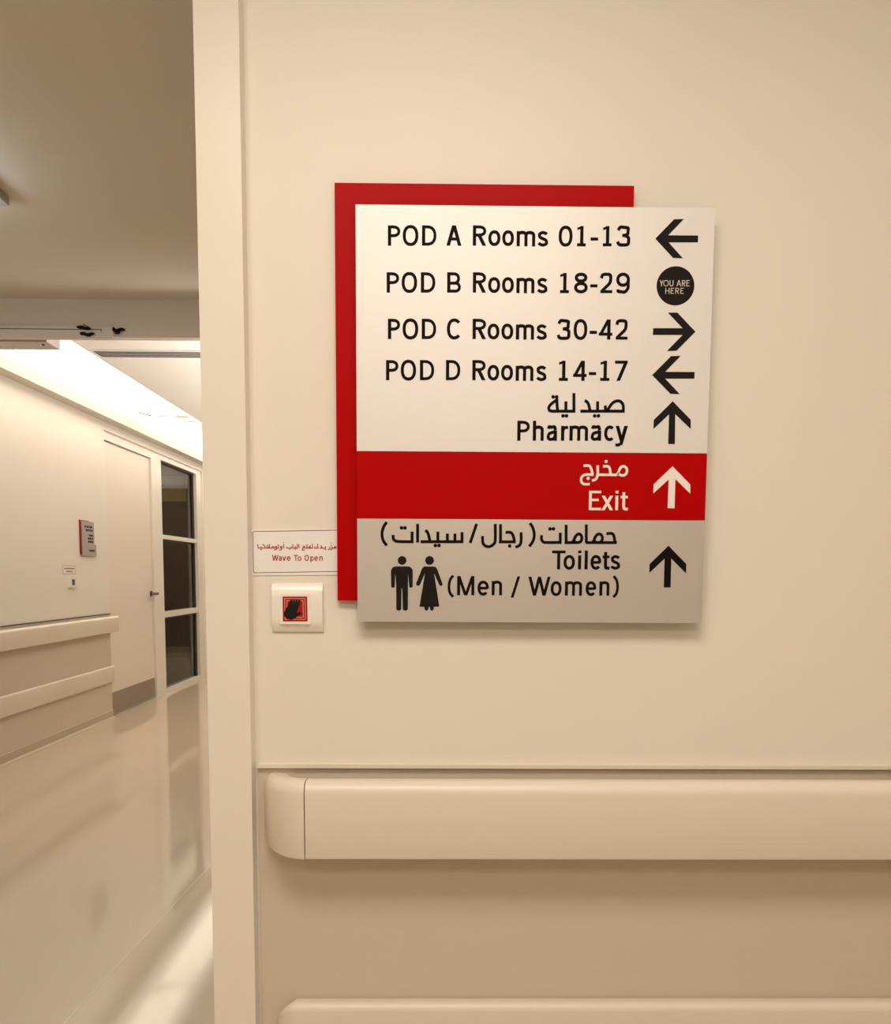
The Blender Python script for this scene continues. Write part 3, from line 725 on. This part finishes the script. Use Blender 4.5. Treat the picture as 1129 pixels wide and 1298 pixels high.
for key in ('youare', 'here'):
    for ch, x, wd, z, H in DATA[key]:
        S, G = glyph(ch, wd/H, 0.125)
        k = 0
        for pts, c, tw in S:
            ribbon(bm, [(x+a*H, z+b*H) for a, b in pts], tw*H, FRONT, PT+0.0004, PT+0.0007+k*2e-5, c)
            k += 1
        for q in G:
            slab(bm, [(x+a*H, z+b*H) for a, b in q], FRONT, PT+0.0004, PT+0.0007+k*2e-5)
            k += 1
mk('disc_lettering', bm, M['white_fine'], up_)
lettering('lettering', 'exit', M['white_ink'], ex_, FRONT, PT, t=0.142, label='white word Exit')
arabic('arabic_lettering', 'ex_ar', M['white_ink'], ex_, FRONT, PT, 0.0042, 0.0028)
shape('arrow', DATA['arrE'], M['white_ink'], ex_, FRONT, PT, label='white arrow')
lettering('lettering', 'toilets', M['ink'], to_, FRONT, PT, label='black word Toilets')
lettering('lettering', 'men', M['ink'], to_, FRONT, PT, t=0.158, label='black words Men and Women')
arabic('arabic_lettering', 'to_ar', M['ink'], to_, FRONT, PT, 0.0050, 0.0031)
shape('arrow', DATA['arrT'], M['ink'], to_, FRONT, PT)
for who in ('man', 'woman'):
    bm = slab(bmesh.new(), DATA[who], FRONT, PT, PT+0.0004)
    hc = DATA['manhead' if who == 'man' else 'womhead']
    slab(bm, disc_pts(hc[0][0], hc[0][1], hc[0][0]-hc[1][0], 32), FRONT, PT, PT+0.0004)
    mk(who+'_pictogram', bm, M['ink_grey'], to_)

# ------------------------------------------------------------------ the wave-to-open notice and switch
nt = root('wave_notice', (-0.255, 0, 1.248), 'white red-bordered notice reading Wave To Open beside the big sign', 'notice')
nq = [(-0.3343, 1.2462), (-0.1750, 1.2482), (-0.1750, 1.3270), (-0.3337, 1.3260)]
mk('plate', slab(bmesh.new(), nq, FRONT, 0, 0.0016), M['notice'], nt)
bm = bmesh.new()
bd = rrect(-0.3315, -0.1780, 1.2508, 1.3224, 0.0022, 3)
bd = [(u, v+(u+0.334)*0.022) for u, v in bd]
ribbon(bm, bd, 0.0010, FRONT, 0.0016, 0.0019, True)
mk('border', bm, M['maroon'], nt, 'dark red border line')
lettering('lettering', 'wave', M['red_ink'], nt, FRONT, 0.0016, 0.0003, t=0.165, label='red words Wave To Open')
arabic('arabic_lettering', 'wv_ar', M['red_ink'], nt, FRONT, 0.0016, 0.0015, 0.0009, 0.0003)

sw = root('touchless_switch', (-0.2545, 0, 1.149), 'ivory wave switch with black hand on a red square under the notice', 'switch')
# plate: curved at top and bottom
bm = bmesh.new()
pr = [(0.0, 1.1478), (0.004, 1.1482), (0.0085, 1.1555), (0.0115, 1.1640), (0.0125, 1.1720), (0.0125, 1.2080), (0.0115, 1.2160), (0.0085, 1.2250), (0.004, 1.2322), (0.0, 1.2330)]
vs = []
for x in (-0.2990, -0.2985, -0.2105, -0.2100):
    k = 0.90 if x in (-0.2990, -0.2100) else 1.0
    vs.append([bm.verts.new((x, -dd*k, z)) for dd, z in pr])
for a, b in zip(vs, vs[1:]):
    for i in range(len(pr)-1):
        bm.faces.new((a[i], a[i+1], b[i+1], b[i]))
bm.faces.new(vs[0]); bm.faces.new(vs[-1][::-1])
mk('cover_plate', bm, M['abs'], sw, smooth=True)
bm = bmesh.new()
slab(bm, rrect(-0.2840, -0.2305, 1.1620, 1.2148, 0.002, 3), FRONT, 0.011, 0.0140)
md = mk('module', bm, M['abs'], sw, bevel=0.0006)
bm = bmesh.new()
slab(bm, [(-0.2787, 1.1668), (-0.2358, 1.1670), (-0.2362, 1.2102), (-0.2788, 1.2100)], FRONT, 0.014, 0.0144)
rs = mk('red_square', bm, M['sw_red'], sw, 'red square with pale outlines')
bm = bmesh.new()
for ins in (0.0036, 0.0072):
    ribbon(bm, [(-0.2787+ins, 1.1668+ins), (-0.2358-ins, 1.1670+ins), (-0.2362-ins, 1.2102-ins), (-0.2788+ins, 1.2100-ins)], 0.0008, FRONT, 0.0144, 0.0146, True)
mk('outline', bm, M['sw_line'], rs)
shape('hand_symbol', DATA['hand'], M['black'], rs, FRONT, 0.0146, 0.0004, 'black hand symbol')

# ------------------------------------------------------------------ handrails and bumpers
def rail_profile(zb, zt, p, r_top, back):
    """(distance off the wall, height) round the section, back bottom first."""
    out = [(back, zb+0.002), (p-0.010, zb), (p-0.003, zb+0.002), (p-0.0005, zb+0.007)]
    cx, cz = p-r_top*0.85, zt-r_top
    for i in range(11):
        a = math.radians(90*i/10)
        out.append((cx+r_top*0.85*math.cos(a), cz+r_top*math.sin(a)))
    out += [(back+0.006, zt-0.002), (back, zt-0.009)]
    return out

def run_x(prof, x0, x1):
    bm = bmesh.new()
    a = [bm.verts.new((x0, -dd, z)) for dd, z in prof]
    b = [bm.verts.new((x1, -dd, z)) for dd, z in prof]
    n = len(prof)
    for i in range(n):
        bm.faces.new((a[i], a[(i+1) % n], b[(i+1) % n], b[i]))
    bm.faces.new(a[::-1]); bm.faces.new(b)
    return bm

def end_turn(prof, xs, kx, bot, top, n=18):
    """The section swept a quarter turn back to the wall about (xs, wall)."""
    bm = bmesh.new()
    zc = (min(z for _, z in prof)+max(z for _, z in prof))/2
    hh = (max(z for _, z in prof)-min(z for _, z in prof))/2
    rings = []
    for k in range(n+1):
        th = PI/2*k/n
        lo, hi = 1-bot*(1-math.cos(th))/hh, 1-top*(1-math.cos(th))/hh
        rings.append([bm.verts.new((xs-math.sin(th)*dd*kx, -math.cos(th)*dd, zc+(z-zc)*(hi if z > zc else lo))) for dd, z in prof])
    m_ = len(prof)
    for a, b in zip(rings, rings[1:]):
        for i in range(m_):
            bm.faces.new((a[i], a[(i+1) % m_], b[(i+1) % m_], b[i]))
    bm.faces.new(rings[0][::-1]); bm.faces.new(rings[-1])
    return bm

hr = root('handrail', (0.8, 0, 0.764), 'cream wall handrail with curved end cap under the big sign', 'handrail')
PRF = rail_profile(0.7640, 0.8985, 0.085, 0.0215, 0.040)
XS = -0.2330
mk('rail', run_x(PRF, XS+0.0012, XR), M['rail'], hr, smooth=True)
mk('end_cap', end_turn([(dd+0.0006, z+(0.0005 if z > 0.83 else -0.0005)) for dd, z in PRF], XS-0.0004, 0.97, 0.020, 0.002), M['rail'], hr, 'curved cream end cap', smooth=True)
for x in (0.05, 0.75, 1.45, 2.15):
    mk('bracket', bx(x, x+0.06, -0.044, -0.004, 0.80, 0.86), M['alu'], hr)

br = root('wall_bumper', (0.8, 0, 0.28), 'cream bumper rail low on the wall beneath the cream handrail', 'bumper rail')
PRB = rail_profile(0.28, 0.4800, 0.036, 0.014, 0.004)
mk('rail', run_x(PRB, -0.2620, XR), M['bumper'], br, smooth=True)
mk('end_cap', end_turn(PRB, -0.2620, 1.12, 0.048, 0.048), M['bumper'], br, smooth=True)

def rail_y(prof, y0, y1):
    return extrude_y(prof, -2.85, y0, y1)
h2 = root('corridor_handrail', (-2.85, 2, 0.745), 'cream handrail on the corridor wall under the small grey sign', 'handrail', group=None)
PR2 = rail_profile(0.746, 0.879, 0.060, 0.020, 0.006)
mk('rail', rail_y(PR2, YB, 5.40), M['rail'], h2, smooth=True)
mk('end_cap', rail_y([(dd, z) for dd, z in PR2], 5.4012, 5.43), M['rail'], h2, smooth=True)
b2 = root('corridor_bumper', (-2.85, 2, 0.31), 'cream bumper rail low on the corridor wall before the door', 'bumper rail')
PR3 = rail_profile(0.316, 0.455, 0.032, 0.014, 0.003)
mk('rail', rail_y(PR3, YB, 5.345), M['bumper'], b2, smooth=True)
mk('end_cap', rail_y(PR3, 5.346, 5.374), M['bumper'], b2, smooth=True)

# ------------------------------------------------------------------ small things on the corridor wall
s2 = root('room_sign', (-2.85, 5.0, 1.39), 'small grey room sign with red backing on the corridor wall', 'sign')
mk('back_panel', slab(bmesh.new(), [(4.866, 1.392), (5.03, 1.392), (5.03, 1.661), (4.866, 1.661)], LEFT, 0.001, 0.008), M['red_ink'], s2, 'red backing panel')  # same enamel in a darker red, the dim light put into its colour
mk('panel', slab(bmesh.new(), [(4.879, 1.382), (5.130, 1.382), (5.130, 1.475), (5.098, 1.475), (5.098, 1.655), (4.879, 1.655)], LEFT, 0.012, 0.016), M['grey_sign'], s2)
mk('spacer', slab(bmesh.new(), [(4.93, 1.45), (4.98, 1.45), (4.98, 1.60), (4.93, 1.60)], LEFT, 0.008, 0.012), M['alu'], s2)
bm = bmesh.new()
for z, y0, y1 in ((1.612, 4.93, 5.075), (1.585, 4.95, 5.075), (1.545, 5.00, 5.075), (1.520, 4.985, 5.075), (1.495, 4.985, 5.075), (1.425, 4.995, 5.10)):
    y = y0
    while y < y1-0.008:
        wd = random.uniform(0.010, 0.026)
        e = min(y+wd, y1)
        slab(bm, [(y, z-0.008), (e, z-0.008), (e, z+0.008), (y, z+0.008)], LEFT, 0.016, 0.0163)
        y = e+0.005
mk('lettering', bm, M['ink'], s2)
n2 = root('corridor_notice', (-2.85, 4.68, 1.232), 'tiny red-outlined white notice below the small grey room sign', 'notice')
mk('plate', slab(bmesh.new(), [(4.570, 1.232), (4.785, 1.232), (4.785, 1.306), (4.570, 1.306)], LEFT, 0, 0.002), M['wall'], n2)
bm = bmesh.new()
ribbon(bm, [(4.577, 1.238), (4.778, 1.238), (4.778, 1.300), (4.577, 1.300)], 0.0022, LEFT, 0.002, 0.0023, True)
mk('border', bm, M['maroon'], n2)
bm = bmesh.new()
for z, y0, y1 in ((1.279, 4.60, 4.755), (1.257, 4.63, 4.73)):
    y = y0
    while y < y1:
        e = min(y+random.uniform(0.012, 0.025), y1+0.004)
        slab(bm, [(y, z-0.0045), (e, z-0.0045), (e, z+0.0045), (y, z+0.0045)], LEFT, 0.002, 0.0023)
        y = e+0.004
mk('lettering', bm, M['maroon'], n2)
k2 = root('corridor_switch', (-2.85, 4.70, 1.13), 'tiny white wave switch with dark square on the corridor wall', 'switch')
mk('cover_plate', slab(bmesh.new(), rrect(4.655, 4.765, 1.132, 1.217, 0.004, 3), LEFT, 0, 0.014), M['abs'], k2, bevel=0.003)
mk('sensor_square', slab(bmesh.new(), [(4.690, 1.152), (4.735, 1.152), (4.735, 1.197), (4.690, 1.197)], LEFT, 0.014, 0.0146), M['gap'], k2)

# ------------------------------------------------------------------ overhead: door operator, vent, lights
op = root('door_operator', (-2.2, 2.26, 2.263), 'beige door operator box with black fixings under the corridor beam', 'door operator')
mk('cover', bx(-2.85, -1.447, 2.168, 2.19, 2.2655, 2.318), M['header'], op, bevel=0.001)
bm = bmesh.new()
bx(-2.85, -1.494, 2.1675, 2.170, 2.3035, 2.3065, bm)
bx(-1.496, -1.492, 2.1675, 2.170, 2.297, 2.3065, bm)
mk('slot', bm, M['gap'], op, 'dark slot line')
mk('housing', bx(-2.85, -1.765, 2.235, 2.36, 2.269, 2.42), M['alu'], op, 'grey housing behind the beam', bevel=0.001)
HB = Plane((0, 0, 2.269), (1, 0, 0), (0, 1, 0), (0, 0, -1))
mk('bolt', slab(bmesh.new(), disc_pts(-1.80, 2.275, 0.006, 14), HB, 0, 0.004), M['gap'], op)
def lump(c, blobs, name, parent=None, label=None):
    bm = bmesh.new()
    for dx, dz, rx, rz in blobs:
        r = bmesh.ops.create_icosphere(bm, subdivisions=2, radius=1.0)
        for v in r['verts']:
            v.co = Vector((c[0]+dx+v.co.x*rx*1.15, c[1]+v.co.y*0.010, c[2]+dz+v.co.z*rz*1.3))
    return mk(name, bm, M['black'], parent, label, smooth=True)
cl = lump((-1.560, 2.162, 2.3105), [(-0.018, 0.002, 0.018, 0.0055), (0.006, -0.003, 0.016, 0.005)], 'clip', op)
mk('clip_pin', tube((-1.567, 2.160, 2.324), (-1.538, 2.160, 2.308), 0.0022, 0.0018, 8), M['black'], cl)
lump((-1.552, 2.162, 2.2835), [(-0.018, 0.002, 0.014, 0.0055), (0.003, -0.003, 0.013, 0.006), (0.020, 0.002, 0.010, 0.004)], 'clip', op)
o = lump((-1.432, 2.181, 2.307), [(-0.020, 0.004, 0.014, 0.007), (0.002, -0.006, 0.011, 0.009), (0.020, 0.003, 0.014, 0.0055)], 'cable_clip')
tag(o, 'black lobed clip on the beam past the operator box end', 'clip')

vt = root('ceiling_vent', (-1.3, 3.82, 2.65), 'long white slot vent across the bright corridor ceiling', 'vent')
mk('frame', bx(-2.25, -0.40, 3.742, 3.905, 2.644, 2.65), M['white'], vt)
for y in (3.765, 3.800, 3.835, 3.870):
    mk('slot', bx(-2.22, -0.42, y, y+0.021, 2.6425, 2.6445), M['gap'], vt, 'dark slot')

bm = bmesh.new()
CE = Plane((0, 0, 2.65), (1, 0, 0), (0, 1, 0), (0, 0, -1))
ribbon(bm, [(-2.245, 2.34), (-2.262, 11.9)], 0.006, CE, 0, 0.001)
ribbon(bm, [(-2.66, 5.62), (-2.589, 5.775), (-2.273, 5.834)], 0.045, CE, 0.013, 0.014)
ribbon(bm, [(-2.50, 6.03), (-2.285, 6.05)], 0.035, CE, 0.013, 0.014)
mk('panel_joint', bm, M['base'], bpy.data.objects['ceiling_corridor'])

def ceiling_light(x0, x1, y0, y1, z, m, label, name='ceiling_light', group=None, fr=0.02, dep=0.03, fm='white'):
    r = root(name, ((x0+x1)/2, (y0+y1)/2, z-dep), label, 'ceiling light', group)
    bm = bmesh.new()
    bx(x0, x1, y0, y0+fr, z-dep, z, bm); bx(x0, x1, y1-fr, y1, z-dep, z, bm)
    bx(x0, x0+fr, y0+fr, y1-fr, z-dep, z, bm); bx(x1-fr, x1, y0+fr, y1-fr, z-dep, z, bm)
    mk('frame', bm, M[fm], r)
    mk('diffuser', bx(x0+fr, x1-fr, y0+fr, y1-fr, z-dep*0.7, z-0.002), m, r)
    return r
for i, (y0, y1) in enumerate(((2.40, 5.80), (5.806, 8.9), (8.906, 11.95))):
    r = ceiling_light(-2.70, -2.35, y0, y1, 2.65, M['lamp_corr'],
                  'long glowing ceiling strip along the corridor wall, %s' % ('nearest to the beam', 'middle of the run', 'at the far corridor end')[i],
                  'linear_light', 'glowing strips along the corridor ceiling', fr=0.004, dep=0.012)
    mk('ceiling_glow', bx(-2.349, -2.262, y0, y1, 2.642, 2.65), M['ceil_glow'], r)  # ceiling made to glow on both sides of the strip, no lamp
    mk('ceiling_glow', bx(-2.84, -2.701, y0, y1, 2.642, 2.65), M['ceil_glow'], r)
up_l = bpy.data.lights.new('ceiling_fill', 'AREA')  # unseen lamp added to brighten the corridor ceiling, trough added under it
up_l.shape = 'RECTANGLE'
up_l.size, up_l.size_y = 0.12, 9.0
up_l.energy = L_FILL
up_l.color = (1.0, 0.92, 0.86)
up_o = bpy.data.objects.new('ceiling_fill', up_l)
COL.objects.link(up_o)
up_o.location = (-0.46, 7.0, 1.72)
up_o.rotation_euler = (0, math.radians(180-30), 0)
up_l.spread = math.radians(105)
pu = root('fill_trough', (-0.42, 7.0, 1.66), 'added white trough for the unseen ceiling fill lamp on the taupe corridor wall', 'wall light')
mk('trough', bx(-0.53, -0.361, 2.5, 11.5, 1.66, 1.70), M['white'], pu, bevel=0.002)
lr = root('square_light', (-1.69, 0.93, 2.38), 'square grey framed light on the low beige ceiling', 'ceiling light')
mk('frame', bx(-2.00, -1.385, 0.62, 1.245, 2.41, 2.44), M['alu'], lr, bevel=0.003)
mk('diffuser', bx(-1.96, -1.425, 0.66, 1.205, 2.375, 2.41), M['lamp_vest'], lr, bevel=0.006)
for i, (x, y, hx) in enumerate(((-0.15, -1.32, 0.6), (-1.3, -2.7, 0.3), (1.35, -1.5, 0.3), (0.35, -2.9, 0.6))):  # last panel, by the taupe wall, added for softer frontal light
    ceiling_light(x-hx, x+hx, y-0.3, y+0.3, 2.62, (M['lamp'], M['lamp_back'], M['lamp_side'], M['lamp_back'])[i],
                  ('long ceiling light panel above the big sign', 'square ceiling light panel by the lobby side', 'square ceiling light panel by the handrail end', 'added long fill light panel by the taupe wall')[i], 'panel_light', 'panel lights over the sign wall', dep=0.02)
for k in ('lamp', 'lamp_back', 'lamp_side', 'lamp_corr', 'ceil_glow', 'lamp_vest'):
    M[k].cycles.emission_sampling = 'FRONT'
